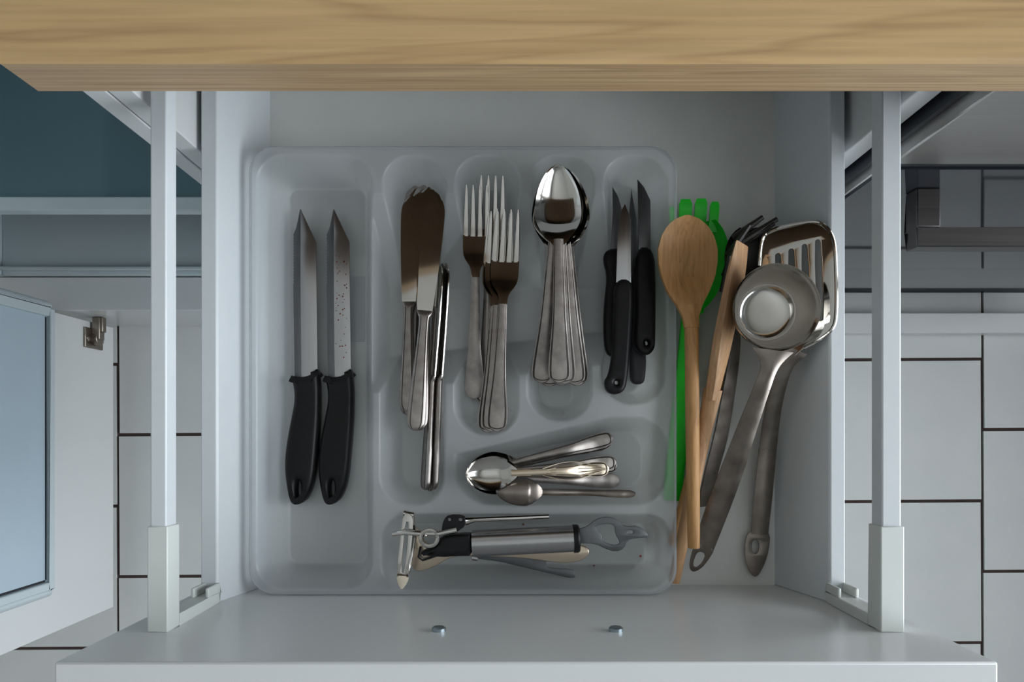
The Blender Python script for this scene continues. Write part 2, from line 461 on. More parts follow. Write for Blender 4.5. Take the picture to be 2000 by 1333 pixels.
# furniture door standing open, fridge door fixed to it
DX = -.679
fd = box('furniture_door', (DX - .019, DX, -.292, .179, .04, .84), 'melamine', fr, .0012)
d2 = box('inner_door', (DX + .001, DX + .036, -.2255, .1835, .265, .84), 'liner', fr, .006)
gx = DX + .036
v, f = join([boxvf(gx - .001, gx + .007, -.214, .172, .274, .286), boxvf(gx - .001, gx + .007, -.214, -.202, .286, .83), boxvf(gx - .001, gx + .007, .160, .172, .286, .83)])
def sub(name, v, f, m, parent, bev=.001):
    o = obj(name, mesh(name, v, f, m), parent, True)
    if bev: bevel(o, bev)
    return o
sub('gasket', v, f, 'liner', d2, .002)
sub('door_panel', *boxvf(gx - .001, gx + .002, -.202, .160, .286, .83), 'linerblue', d2, 0)
sub('gasket_groove', *join([boxvf(gx - .001, gx + .0025, -.2015, -.1985, .289, .83), boxvf(gx - .001, gx + .0025, -.1985, .159, .287, .2895)]), 'flatblack', d2, 0)
hz = .105
hc = P(180, 660, hz)
v, f = join([boxvf(DX, DX + .004, .136, .168, hz - .026, hz + .026), tube([(DX + .003, .152, hz), (DX + .013, .152, hz)], .011, 16),
             boxvf(DX + .004, DX + .016, .150, .186, hz - .008, hz + .008), boxvf(DX + .008, DX + .02, .162, .186, hz - .006, hz + .006)])
hg = sub('hinge', v, f, 'hinge', fd, .0015); hg['label'] = 'worn nickel concealed hinge'
for s in (-1, 1):
    sub('hinge_screw', *tube([(DX + .003, .150, hz + s * .02), (DX + .006, .150, hz + s * .02)], .004, 10), 'steel', fd, 0)

# oven on the right
OX, OY = .314, .226
ov = thing('oven', 'black glass built-in oven with a square brushed handle beside the drawer cabinet', 'oven', (OX + .29, .5, .1))
box('oven_body', (OX + .004, OX + .59, CY, .78, .09, .858), 'flatblack', ov)
cp = box('control_panel', (OX, OX + .595, OY, CY, .688, .858), 'brushed', ov, .0015)
box('side_strip', (OX - .005, OX - .0002, CY - .007, CY + .03, .12, .858), 'flatblack', ov, 0)
box('door_gap_shade', (OX, OX + .595, OY + .002, CY - .001, .677, .688), 'flatblack', ov, 0)  # black bar stands in for the shade inside the door gap
dr = box('door', (OX, OX + .595, OY + .003, CY - .001, .10, .677), 'brushed', ov, .0012)
sub('door_glass', *boxvf(OX + .001, OX + .594, OY, OY + .003, .102, .676), 'glassblack', dr, .0006)
hx0, hx1, hy, hz0, hz1 = .367, .90, .172, .606, .627
v, f = join([boxvf(hx0, hx1, hy, hy + .018, hz0, hz1), boxvf(hx0, hx0 + .022, hy + .018, OY, hz0, hz1), boxvf(hx1 - .022, hx1, hy + .018, OY, hz0, hz1)])
sub('handle', v, f, 'darkbrushed', dr, .0012)['label'] = 'square dark brushed steel bar handle'
pl = box('plinth', (CX1 + .002, 1.0, .171, .205, 0, .03), 'melamine', ov, .001)

# ================================================================== cutlery tray
ZR = ZB + .050                                     # rim height
def px_(x, y, z=ZR): p = P(x, y, z); return p.x, p.y
tx0, ty1 = px_(489, 289); tx1, ty0 = px_(1319, 1160)
N1, N2 = 420, 442
gx_ = np.linspace(tx0 - .001, tx1 + .001, N1); gy_ = np.linspace(ty0 - .001, ty1 + .001, N2)
X, Y = np.meshgrid(gx_, gy_, indexing='ij')
def rrect(x0, x1, y0, y1, r):
    """signed distance to a rounded rectangle given in frame pixels at rim height"""
    ax, ay = px_(x0, y0); bx, by = px_(x1, y1)
    cx, cy, hx, hy = (ax + bx) / 2, (ay + by) / 2, abs(bx - ax) / 2, abs(by - ay) / 2
    q1, q2 = np.abs(X - cx) - hx + r, np.abs(Y - cy) - hy + r
    return np.minimum(np.maximum(q1, q2), 0) + np.hypot(np.maximum(q1, 0), np.maximum(q2, 0)) - r
H = .049
def well(sd, draft): return H * np.clip(1 + sd / draft, 0, 1)
outer = rrect(489, 1319, 289, 1160, .022)
h = np.full_like(X, H)
h = np.minimum(h, well(rrect(502, 727, 303, 1151, .024), .014))
tops = [(749, 872), (890, 1016), (1036, 1160), (1180, 1302)]
bots = [(743, 868, 987), (888, 1012, 850), (1031, 1155, 822), (1175, 1299, 790)]
for (a, b) in tops: h = np.minimum(h, well(rrect(a, b, 305, 640, .024), .013))
for (a, b, c) in bots: h = np.minimum(h, well(rrect(a, b, 600, c, .026), .012))
# teaspoon well: slanted upper edge
pa, pb = Vector(px_(905, 884)), Vector(px_(1205, 812))
nrm = Vector((-(pb - pa).y, (pb - pa).x)).normalized()
slant = (X - pa.x) * nrm.x + (Y - pa.y) * nrm.y
base = rrect(890, 1303, 815, 987, .030)
h = np.minimum(h, well(np.maximum(base, slant), .013))
h = np.minimum(h, well(rrect(745, 1312, 1005, 1153, .024), .014))
# middle bay joining all columns at floor level
def pxY(y): return px_(0, y)[1]
ramp_up = (Y - pxY(545)) / (pxY(395) - pxY(545))
ramp_up = np.where(Y > pxY(382), 9, ramp_up * .86)
fx = (X - px_(725, 0)[0]) / (px_(1180, 0)[0] - px_(725, 0)[0])
ylow = pxY(690) + fx * (pxY(635) - pxY(690))
ramp_dn = (ylow - Y) / (pxY(690) - pxY(768))
bay = H * np.clip(np.maximum(ramp_up, ramp_dn), 0, 1)
sx = np.maximum(px_(715, 0)[0] - X, X - px_(1302, 0)[0])
bay = np.maximum(bay, well(sx, .013))
h = np.minimum(h, bay)
for _ in range(3):
    k = np.pad(h, 1, mode='edge')
    h = (k[:-2, 1:-1] + k[2:, 1:-1] + k[1:-1, :-2] + k[1:-1, 2:] + 2 * k[1:-1, 1:-1]) / 6
# clamp the outside to the rounded outline
gxx, gyy = np.gradient(outer, gx_, gy_); gl = np.hypot(gxx, gyy) + 1e-9
out = np.maximum(outer, 0)
Xc, Yc = X - out * gxx / gl, Y - out * gyy / gl
inside = outer <= .0006
idx = np.arange(N1 * N2).reshape(N1, N2)
keep = (inside[:-1, :-1] | inside[1:, :-1] | inside[:-1, 1:] | inside[1:, 1:])
quads = np.stack([idx[:-1, :-1], idx[1:, :-1], idx[1:, 1:], idx[:-1, 1:]], -1)[keep]
used, inv = np.unique(quads, return_inverse=True)
inv = inv.reshape(quads.shape)
VV = np.stack([Xc.ravel(), Yc.ravel(), ZB + .0008 + h.ravel()], -1)[used]
me = bpy.data.meshes.new('tray_shell'); me.from_pydata(VV.tolist(), [], inv.tolist()); me.validate(); me.update()
me.polygons.foreach_set('use_smooth', [True] * len(me.polygons)); me.materials.append(M['tray'])
tr = thing('cutlery_tray', 'frosted clear plastic cutlery tray with moulded compartments lying in the drawer', 'tray', ((tx0 + tx1) / 2, (ty0 + ty1) / 2, ZB))
obj('tray_shell', me, tr, True)
# rolled rim
r = .022; ring = []
for (cx, cy, a0) in ((tx1 - r, ty1 - r, 0), (tx0 + r, ty1 - r, 90), (tx0 + r, ty0 + r, 180), (tx1 - r, ty0 + r, 270)):
    for k in range(9):
        a = math.radians(a0 + k * 90 / 8); ring.append(Vector((cx + r * math.cos(a), cy + r * math.sin(a), 0)))
V_, F_ = [], []; cross = [(.0, .0006), (.0012, .0010), (.0020, .0), (.0020, -.006), (.0010, -.006), (.0006, -.0008)]
m_ = len(cross); k_ = len(ring)
for i, p in enumerate(ring):
    t = (ring[(i + 1) % k_] - ring[i - 1]).normalized(); nn = Vector((t.y, -t.x, 0))
    for a, b in cross: V_.append(p + nn * (a - .0008) + Vector((0, 0, ZB + .0008 + H + b)))
for i in range(k_):
    for j in range(m_):
        i2, j2 = (i + 1) % k_, (j + 1) % m_
        F_.append((i * m_ + j, i2 * m_ + j, i2 * m_ + j2, i * m_ + j2))
obj('rim', mesh('rim', V_, F_, 'tray'), tr, True)
a, b = P(683, 668, ZB), P(713, 541, ZB)
box('embossed_plate', (a.x, b.x, a.y, b.y, ZB + .0009, ZB + .0014), 'tray', tr, .0002)
q = tree_of([me], Matrix.Translation(tr.location)); PLACED.append((q[0], q[1]))
TZ = ZB + .0022                                    # cutlery rests on the tray floor

# ================================================================== cutlery builders
US = [-1, -.9, -.84, -.78, -.72, -.5, -.2, 0, .2, .5, .72, .78, .84, .9, 1]
def groove(u):                                     # thread line running round the handle edge
    a = abs(u); return -.00055 if .76 < a < .86 else (.0001 if a < .75 else 0)

def handle_rows(L, l, wn_, we, zn, zm, ze):
    rows = [(0.0, 0, ze, we * .22, -.0003), (.0012, 0, ze, we * .55, -.0005), (.0034, 0, ze, we * .82, -.0007), (.008, 0, ze + .0003, we, -.0009), (.02, 0, ze + .001, we * .98, -.0011),
            (l * .45, 0, zm, (we + wn_) * .45, -.0012), (l * .8, 0, zn, wn_ * 1.15, -.0012), (l, 0, zn, wn_, -.0012)]
    return dense(rows, 44)

def groove_line(rows):
    lns = []
    R_ = [r for r in rows if r[0] > .0052]
    z = lambda r, u: r[2] - r[4] * (1 - u * u) - .0001
    pts = [(r[3] * .8, r[0], z(r, .8)) for r in R_[::-1]] + [(R_[0][3] * .8 * math.cos(a), R_[0][0] - .0034 * math.sin(a), z(R_[0], .8 * math.cos(a)) + .0002) for a in np.linspace(.3, math.pi - .3, 7)] + [(-r[3] * .8, r[0], z(r, .8)) for r in R_]
    return mesh('groove', *tube(pts, .00042, 5), 'grooveshade')  # groove shade drawn as a thin dark tube

def spoon_parts(L=.198, bl=.074, bw=.0212, dp=.009, wn_=.0042, we=.0098, mh='handle', mb='steel', plain=False, c=.40, te=.62):
    l = L - bl
    v, f = shell(handle_rows(L, l + .006, wn_, we, .012, .013, .004), US, .0018, None if plain else groove)
    hm = mesh('handle', v, f, mh, True, 28)
    gm = [] if plain else [('groove', groove_line(handle_rows(L, l + .006, wn_, we, .012, .013, .004)[:38]))]
    rows = []
    for i in range(29):
        s = i / 28
        fq = math.cos(math.pi / 2 * (c - s) / c) ** .9 if s < c else max(0, 1 - ((s - c) / (1 - c)) ** 2) ** te
        hw = wn_ * (1 - s) * (1 if s < c else .0) + (bw - (wn_ * (1 - s) if s < c else 0)) * fq
        zr = .012 - .003 * min(1, s / .35)
        rows.append((l + s * bl, 0, zr, max(hw, .0008), dp * min(1, fq * 1.05) * min(1, s * 3.2)))
    v, f = shell(rows, np.linspace(-1, 1, 19), .0013)
    return [('handle', hm), ('bowl', mesh('bowl', v, f, mb, True, 60))] + gm

def knife_parts(L=.217):
    l = .104
    rows = dense([(0, 0, .004, .0016, .0010), (.0016, 0, .004, .0048, .0020), (.0045, 0, .004, .0070, .0027), (.010, 0, .004, .0083, .0030), (.03, 0, .004, .0078, .0032), (.075, 0, .004, .0054, .003), (.100, 0, .004, .0046, .0028), (.106, 0, .004, .0062, .0024), (.110, 0, .004, .0075, .0010)], 34)
    v, f = loft(rows, 16, 3)
    gl = []
    for s in (-1, 1):                              # two thread ridges on the upper face, coloured dark as groove shade
        pts = [Vector((s * r[3] * .60, r[0], r[2] + r[4] * .90)) for r in rows[4:28]]
        gl.append(tube(pts, .0005, 5))
    hm = mesh('handle', v, f, 'handle', True, 40); rm = [('groove', mesh('groove', *q, 'grooveshade')) for q in gl]
    rows = []
    for i in range(25):
        s = i / 24; y = .108 + s * (L - .108)
        wl = .0068 + .0034 * math.sin(math.pi * min(1, s * 1.0) * .62)
        if s > .80: wl *= max(.02, 1 - ((s - .80) / .20) ** 2.6) ** .5
        rows.append((y, .0012 * s, .004, max(wl, .0006), -.0004))
    v, f = shell(rows, np.linspace(-1, 1, 9), .0012)
    return [('handle', hm)] + rm + [('blade', mesh('blade', v, f, 'steel', True, 50))]

def fork_parts(L=.196, plain=False):
    l = .112
    v, f = shell(handle_rows(L, l, .0036, .0088, .011, .012, .004), US, .0018, None if plain else groove)
    hm = mesh('handle', v, f, 'handle', True, 28)
    rows = dense([(l - .004, 0, .011, .0036, -.001), (l + .008, 0, .0095, .0046, -.0006), (l + .018, 0, .0068, .0104, .0006), (l + .026, 0, .0048, .0122, .0012), (l + .040, 0, .0042, .0124, .0014)], 20)
    v, f = shell(rows, np.linspace(-1, 1, 11), .0016)
    hd = mesh('head', v, f, 'steel', True, 45)
    parts = [('handle', hm), ('head', hd)] + ([] if plain else [('groove', groove_line(handle_rows(L, l, .0036, .0088, .011, .012, .004)[:38]))])
    for k in range(4):
        xc = (-.0124 + .00255) + k * (.0248 - .0051) / 3
        y = l + .039
        r_ = [(y, xc, .0032, .00250, .0008), (y + .012, xc * .99, .0038, .0023, .0008), (y + .026, xc * .97, .0055, .0019, .0008), (y + .038, xc * .95, .0085, .0014, .0007), (L, xc * .94, .0108, .0005, .0004)]
        parts.append(('tine', mesh('tine', *loft(dense(r_, 14), 8, 2.6), 'steel')))
    return parts

SP, TS, KN = spoon_parts(), spoon_parts(.138, .046, .0148, .0065, .003, .0066, c=.5, te=.5), knife_parts()
FK, FP = fork_parts(), fork_parts(plain=True)

# dinner knives: a fan of six flat ones, three more leaning against the compartment wall
gk = 'dinner knives in the tray'
for k, (a, b) in enumerate((((854, 957), (876, 516)), ((846, 960), (870, 517)), ((838, 958), (864, 520)))):
    utensil('dinner_knife', 'slim steel dinner knife tipped on its edge beside the broad-bladed knife pile', 'knife', a, TZ + .010 + .002 * k, b, TZ + .012 + .002 * k, .217, KN, gk, math.radians(-62))
kl = 'steel dinner knife of the broad-bladed pile with ridged handles'
for (a, b, dz, rl) in (((806, 806), (809, 366), .004, 0), ((798, 812), (826, 365), .0055, 0.0), ((826, 838), (836, 369), .0055, 0), ((817, 842), (842, 374), .010, .05)):
    utensil('dinner_knife', kl, 'knife', a, TZ + dz, b, TZ + max(dz - .008, -.002), .217, KN, gk, rl)
utensil('dinner_knife', 'steel dinner knife lying topmost on the pile, its plain rounded blade against its twin', 'knife', (797, 805), TZ + .014, (803, 386), TZ + .014, .217, KN, gk, -.05)
utensil('dinner_knife', 'steel dinner knife topmost on the pile, serrated rounded blade turned to the forks', 'knife', (811, 842), TZ + .016, (848, 384), TZ + .018, .217, KN, gk, .10)

# forks
gf = 'forks in the tray'
utensil('fork', 'plain steel fork with a stained smooth handle lying under the patterned forks', 'fork', (927, 779), TZ + .004, (932, 368), TZ, .196, FP, gf)
utensil('fork', 'steel fork whose tines reach furthest, hidden beneath the stained fork', 'fork', (948, 790), TZ, (962, 350), TZ + .009, .196, FK, gf)
for k in range(2):
    utensil('fork', 'patterned steel fork nested under the topmost fork', 'fork', (952 + 7 * k, 845 - 2 * k), TZ + .001 + .003 * k, (976 + 4 * k, 424 - 3 * k), TZ + .008 + .003 * k, .196, FK, gf)
utensil('fork', 'patterned steel fork lying topmost with its bright tines uncovered', 'fork', (970, 843), TZ + .009, (992, 416), TZ + .016, .196, FK, gf)

# tablespoons: three fans of nested spoons
gs = 'tablespoons in the tray'
k = 0
for (ex, ey, tx, ty) in ((1066, 752, 1097, 338), (1128, 754, 1098, 334), (1097, 752, 1096, 332), (1072, 754, 1093, 330), (1123, 751, 1093, 329), (1103, 750, 1091, 328), (1057, 747, 1091, 327)):
    lab = 'steel tablespoon under the topmost one, its handle fanned out towards the ' + ('forks' if ex < 1080 else 'small black knives') if abs(ex - 1098) > 10 else 'steel tablespoon nested straight beneath the topmost spoon between the two fanned stacks'
    utensil('tablespoon', lab, 'spoon', (ex, ey), TZ + .0024 * k, (tx, ty), TZ + .0026 * k, .198, SP, gs); k += 1
utensil('tablespoon', 'steel tablespoon lying topmost, its whole mirror-bright bowl uncovered', 'spoon', (1092, 748), TZ + .0024 * k, (1088, 326), TZ + .0026 * k, .198, SP, gs)

# teaspoons
gt = 'teaspoons in the slanted compartment'
utensil('teaspoon', 'dark teaspoon lying upside down at the edge of the teaspoon pile', 'spoon', (1243, 966), TZ + .012, (972, 962), TZ + .015, .138, spoon_parts(.138, .046, .0135, .0065, .0028, .0038, mh='darksteel', mb='darksteel', plain=True), gt, math.pi)
for k, (a, b) in enumerate((((1192, 862), (916, 930)), ((1195, 855), (914, 927)))):
    utensil('teaspoon', 'steel teaspoon with its handle slanting away from the other teaspoons', 'spoon', a, TZ + .003 * k, b, TZ + .002 * k, .138, TS, gt)
utensil('teaspoon', 'smooth steel teaspoon with a dull rounded handle end below the ornate one', 'spoon', (1207, 940), TZ + .003, (913, 930), TZ + .005, .138, spoon_parts(.138, .046, .0148, .0065, .003, .0066, plain=True, c=.5, te=.5), gt)
for k, (a, b) in enumerate((((1203, 909), (911, 928)), ((1201, 903), (912, 927)))):
    utensil('teaspoon', 'ridged steel teaspoon nested directly under the ornate teaspoon', 'spoon', a, TZ + .006 + .002 * k, b, TZ + .007 + .002 * k, .138, TS, gt)
OR = spoon_parts(.138, .048, .0158, .0068, .003, .0070, mh='warmsteel', c=.5, te=.5)
v, f = [], []
for s in (-1, 1):
    for q in range(3):
        pts = [(s * (.0006 + .0012 * q) * (1 + 1.8 * math.sin(math.pi * t)), .004 + .055 * t + .004 * q, .0062 + .0088 * t) for t in np.linspace(0, 1, 14)]
        a, b = tube(pts, .0005, 5); f += [tuple(i + len(v) for i in r) for r in b]; v += a
OR.append(('scroll_ornament', mesh('scroll_ornament', v, f, 'warmsteel')))
utensil('teaspoon', 'ornate scroll-handled teaspoon lying topmost with its bowl uncovered', 'spoon', (1187, 916), TZ + .012, (908, 927), TZ + .013, .138, OR, gt)

# two large black-handled kitchen knives
def polyknife(name, label, blade, handle, hole, zb, zh, th, group=None, bm='blade', hm='black', hb=.004, extra=None):
    cx = sum(p[0] for p in handle) / len(handle); cy = sum(p[1] for p in handle) / len(handle)
    c = P(cx, cy, zh); t = thing(name, label, 'knife', (c.x, c.y, zh - th / 2), group)
    b = obj('blade', plate('blade', [blade], zb, .0016, bm, smooth=0, bev=.0004), t, True)
    obj('handle', plate('handle', [handle] + ([hole] if hole else []), zh, th, hm, bev=hb, smooth=2), t, True)
    return t, b
for i, (dx, lab) in enumerate(((-1, 'large black-handled bread knife with a clean blade lying next to its speckled twin'), (64, 'large black-handled bread knife with a rust-speckled blade in the long compartment'))):
    hd = [(570, 733), (577, 736), (590, 738), (606, 735), (616, 727), (621, 720), (625, 726), (628, 760), (628, 800), (626, 840), (622, 890), (618, 930), (612, 955), (603, 974), (588, 986), (573, 986), (566, 965), (560, 925), (560, 895), (564, 862), (572, 820), (579, 785), (578, 758)]
    hl = [(583, 938), (591, 938), (592, 962), (588, 970), (582, 968)]
    bl = [(578, 745), (578, 560), (580, 490), (584, 445), (591, 408), (622, 474), (622, 745)]
    sh = lambda pts: [(x + dx - (3 if y < 700 and dx else 0), y) for x, y in pts]
    t, b = polyknife('bread_knife', lab, sh(bl), sh(hd), sh(hl), TZ + .012, TZ + .0105, .018, 'large black-handled knives', hb=.006)
    # ground edge with small serrations
    lft = [(577.2, 745), (577.2, 560)] + [(577.0 + (1.6 if k % 2 else 0), 556 - 3 * k) for k in range(34)] + [(583, 445), (591, 409), (591, 560), (590, 745)]
    obj('serrated_edge', plate('serrated_edge', [sh(lft)], TZ + .0122, .0021, 'greysteel', smooth=0, bev=.0002), t, True)
    if i == 1:
        v, f = [], []
        for k in range(46):
            p = P(dx - 3 + random.uniform(594, 619), random.uniform(500, 700), TZ + .0129); r_ = random.uniform(.0003, .0008)
            a, bb = tube([p, p + Vector((0, 0, .00015))], r_, 6); f += [tuple(q + len(v) for q in z) for z in bb]; v += a
        o = obj('rust_specks', mesh('rust_specks', v, f, 'crumb'), t, True); o['kind'] = 'stuff'
    settle(t)

# paring knives
gp = 'small black-handled knives'
t, b = polyknife('paring_knife', 'small black-handled knife with a hooked finger guard, lowest in its compartment', [(1192, 500), (1197, 420), (1196, 371), (1207, 390), (1217, 425), (1220, 500)],
          [(1180, 495), (1200, 488), (1222, 492), (1225, 560), (1218, 640), (1206, 696), (1182, 692), (1178, 640), (1180, 590), (1186, 540), (1178, 515)], None, TZ + .007, TZ + .007, .012, gp, 'greysteel')
settle(t)
t, b = polyknife('paring_knife', 'small knife with a grey-black tapered handle end and narrow pointed blade', [(1226, 560), (1228, 430), (1233, 371), (1243, 430), (1246, 560)],
          [(1226, 540), (1252, 540), (1262, 690), (1260, 735), (1256, 751), (1233, 751), (1229, 730)], None, TZ + .006, TZ + .006, .011, gp, 'greysteel', 'blackgrey')
settle(t)
t, b = polyknife('paring_knife', 'small black-handled knife with a curved-back blade and a hole in its handle', [(1247, 495), (1247, 440), (1245, 354), (1258, 370), (1270, 395), (1271, 495)],
          [(1237, 487), (1277, 487), (1279, 560), (1279, 660), (1277, 684), (1262, 696), (1240, 686), (1236, 660), (1240, 600)], [(1258, 666), (1265, 666), (1266, 674), (1259, 675)], TZ + .018, TZ + .018, .013, gp, 'greysteel')
settle(t)
t, b = polyknife('paring_knife', 'small black-handled knife with a bright broad blade lying topmost of the small knives', [(1203, 558), (1206, 470), (1212, 425), (1220, 410), (1231, 440), (1231, 558)],
          [(1200, 553), (1233, 553), (1234, 600), (1229, 680), (1224, 740), (1218, 762), (1200, 769), (1184, 762), (1180, 742), (1188, 732), (1196, 690), (1198, 610)], [(1200, 742), (1207, 742), (1207, 749), (1200, 749)], TZ + .021, TZ + .020, .013, gp, 'blade')
settle(t)

# ------------------------------------------------------------------ gadgets in the front compartment
GZ = TZ
# vegetable peeler: warm nickel handle running under the opener, cross blade at its end
c = P(800, 1080, GZ)
t = thing('peeler', 'nickel vegetable peeler with a swivel cross blade and white tip under the steel-handled opener', 'peeler', (c.x, c.y, GZ))
hz_ = GZ + .006
obj('handle', plate('handle', [[(806, 1028), (822, 1040), (832, 1066), (880, 1072), (960, 1066), (1050, 1062), (1110, 1062), (1134, 1070), (1136, 1084), (1118, 1097), (1080, 1100), (1020, 1090), (940, 1086), (880, 1085), (845, 1108), (806, 1118), (800, 1080)]], hz_, .004, 'warmsteel', bev=.0014), t, True)
obj('blade', plate('blade', [[(788, 1006), (804, 1008), (808, 1024), (803, 1080), (796, 1130), (778, 1128), (776, 1112), (783, 1050)], [(793, 1022), (799, 1024), (796, 1070), (790, 1118), (785, 1116), (789, 1060)]], GZ + .021, .0022, 'steel', bev=.0006, smooth=1), t, True)
v, f = tube([P(806, 1012, GZ + .021), P(809, 1050, GZ + .017), P(804, 1085, GZ + .016), P(797, 1120, GZ + .022)], .0015, 8)
obj('guard_wire', mesh('guard_wire', v, f, 'steel'), t, True)
for q in (tube([P(789, 1006, GZ + .018), P(808, 1010, GZ + .018)], .0024, 10), tube([P(777, 1123, GZ + .023), P(797, 1126, GZ + .023)], .002, 10)):
    obj('pivot', mesh('pivot', *q, 'steel'), t, True)
obj('eye_remover', plate('eye_remover', [[(775, 1122), (799, 1124), (796, 1136), (785, 1151), (778, 1138)]], GZ + .024, .004, 'cream', bev=.001, smooth=1), t, True)['label'] = 'cream pointed tip'

settle(t)
# flat grey opener
c = P(1020, 1100, GZ)
t = thing('flat_opener', 'flat grey steel opener with a hooked claw end lying under the round-handled opener', 'opener', (c.x, c.y, GZ))
obj('body', plate('body', [[(912, 1080), (960, 1078), (1020, 1082), (1066, 1092), (1067, 1106), (1072, 1110), (1118, 1112), (1122, 1120), (1120, 1131), (1080, 1122), (1020, 1108), (975, 1097), (930, 1092)]], GZ + .012, .0018, 'greysteel', smooth=1), t, True)
v, f = tube([P(935, 1091, GZ + .011), P(924, 1089, GZ + .011)], .003, 10)
obj('rivet', mesh('rivet', v, f, 'steel'), t, True)

settle(t)
# can opener: steel tube handle, black collars, bottle opener end, lever with black wing and rod
hz_ = GZ + .027
c = P(1020, 1058, GZ)
t = thing('can_opener', 'can opener with a round brushed steel handle, black collar and bottle-opener end', 'opener', (c.x, c.y, GZ))
A, B = P(926, 1062, hz_), P(1116, 1053, hz_)
v, f = tube([A, B], .0118, 28); obj('handle', mesh('handle', v, f, 'blade'), t, True)['label'] = 'round brushed steel handle'
u = (B - A).normalized()
v, f = tube([B, B + u * .004, B + u * .0055], [.0126, .0126, .0115], 28); obj('collar', mesh('collar', v, f, 'black'), t, True)
obj('head', plate('head', [[(928, 1042), (905, 1042), (868, 1046), (862, 1062), (830, 1076), (829, 1082), (866, 1086), (900, 1084), (928, 1084)]], hz_, .019, 'black', bev=.004, smooth=1), t, True)['label'] = 'black plastic head'
obj('bottle_opener', plate('bottle_opener', [[(1120, 1036), (1142, 1030), (1158, 1016), (1180, 1010), (1202, 1018), (1212, 1030), (1240, 1028), (1263, 1050), (1234, 1052), (1218, 1056), (1212, 1072), (1196, 1078), (1176, 1072), (1158, 1062), (1120, 1062)],
     [(1158, 1030), (1176, 1024), (1194, 1026), (1195, 1044), (1205, 1060), (1198, 1065), (1186, 1064), (1168, 1056), (1171, 1046), (1164, 1040), (1160, 1036)],
     [(1219, 1037), (1229, 1037), (1229, 1044), (1219, 1044)]], hz_, .0022, 'greysteel', smooth=1), t, True)['label'] = 'grey steel bottle-opener end with a cut-out'
obj('lever', plate('lever', [[(868, 1036), (872, 1016), (882, 1007), (910, 1008), (914, 1016), (912, 1030), (902, 1036), (895, 1044), (870, 1046)], [(880, 1014), (886, 1014), (886, 1020), (880, 1020)], [(900, 1014), (907, 1014), (907, 1020), (900, 1020)]], hz_ + .008, .006, 'black', bev=.001, smooth=1), t, True)
v, f = tube([P(912, 1020, hz_ + .004), P(930, 1017, hz_ + .002), P(1070, 1011, hz_ - .004)], [.004, .0024, .0022], 10); obj('rod', mesh('rod', v, f, 'steel'), t, True)
pts = [P(775, 1044, hz_ + .004), P(800, 1041, hz_ + .006), P(830, 1043, hz_ + .008), P(862, 1043, hz_ + .010), P(897, 1036, hz_ + .012)]
v, f = tube(pts, [.0022, .0024, .0026, .0022, .0024], 10)
a, b = tube([P(845 + 16 * math.cos(q), 1052 + 15 * math.sin(q), hz_ + .010) for q in np.linspace(0, 2 * math.pi, 25)], .0021, 8, False)
obj('turn_key', mesh('turn_key', *join([(v, f), (a, b)]), 'steel'), t, True)
v, f = tube([P(828, 1068, hz_ - .006), P(824, 1088, hz_ - .008), P(832, 1094, hz_ - .008), P(862, 1084, hz_ - .006)], .0010, 8)
obj('wire_loop', mesh('wire_loop', v, f, 'flatblack'), t, True)
settle(t)

# ================================================================== utensils beside the tray
UZ = ZB + .001
# green slotted server
t = thing('slotted_server', 'bright green plastic pasta server lying under the wooden spoon beside the tray', 'utensil', P(1325, 700, UZ))
rows = dense([(0, 0, .007, .0070, .0022), (.01, 0, .007, .0092, .0030), (.10, 0, .009, .0092, .0035), (.19, 0, .012, .0090, .0038), (.215, 0, .012, .0085, .0035)], 24)
A, B = P(1310, 976, UZ), P(1346, 600, UZ)
v, f = loft(rows, 12, 3.2); me = mesh('handle', v, f, 'green'); me.transform(frame_at(A, B) @ Matrix.Scale((B - A).length / .19, 4)); obj('handle', me, t, True)
def egg(cx, y0, y1, hw, zr, dp, yc=.5, th=.002, n=23, s0=0, s1=1, neck=.2):
    """dished oval in frame pixels; rows along the frame's y axis"""
    rows = []
    for i in range(n):
        s = s0 + (s1 - s0) * i / (n - 1)
        fq = max(0, 1 - (abs(s - yc) / (yc if s < yc else 1 - yc)) ** 2) ** .5
        if s < yc: fq = max(fq ** 1.5, neck)
        a, b = P(cx - hw * fq, y0 + (y1 - y0) * s, zr), P(cx + hw * fq, y0 + (y1 - y0) * s, zr)
        rows.append((a.y, (a.x + b.x) / 2, zr, max((b.x - a.x) / 2, .0006), dp * min(1, fq)))
    return shell(rows, np.linspace(-1, 1, 21), th)
v, f = egg(1362, 612, 415, 61, UZ + .028, .018, .62, s1=.93); obj('bowl', mesh('bowl', v, f, 'green', True, 60), t, True)
for k, (a, b, dx) in enumerate(((1307, 1319, 14), (1327, 1352, 4), (1358, 1382, -2), (1388, 1406, -10))):
    zz = UZ + .026; hgt = (404, 389, 388, 394)[k]
    rws = []
    for s in np.linspace(0, 1, 8):
        y = 452 + (hgt - 452) * s
        p, q = P(a + dx * (1 - s) * .3, y, zz), P(b + dx * (1 - s) * .3, y, zz)
        rws.append((p.y, (p.x + q.x) / 2, zz - .012 * (1 - s) ** 2 * (1 if k in (1, 2) else .3), (q.x - p.x) / 2 * (1 if s < .99 else .7), 0))
    v, f = shell(rws, [-1, 0, 1], .0024); obj('tine', mesh('tine', v, f, 'green'), t, True)

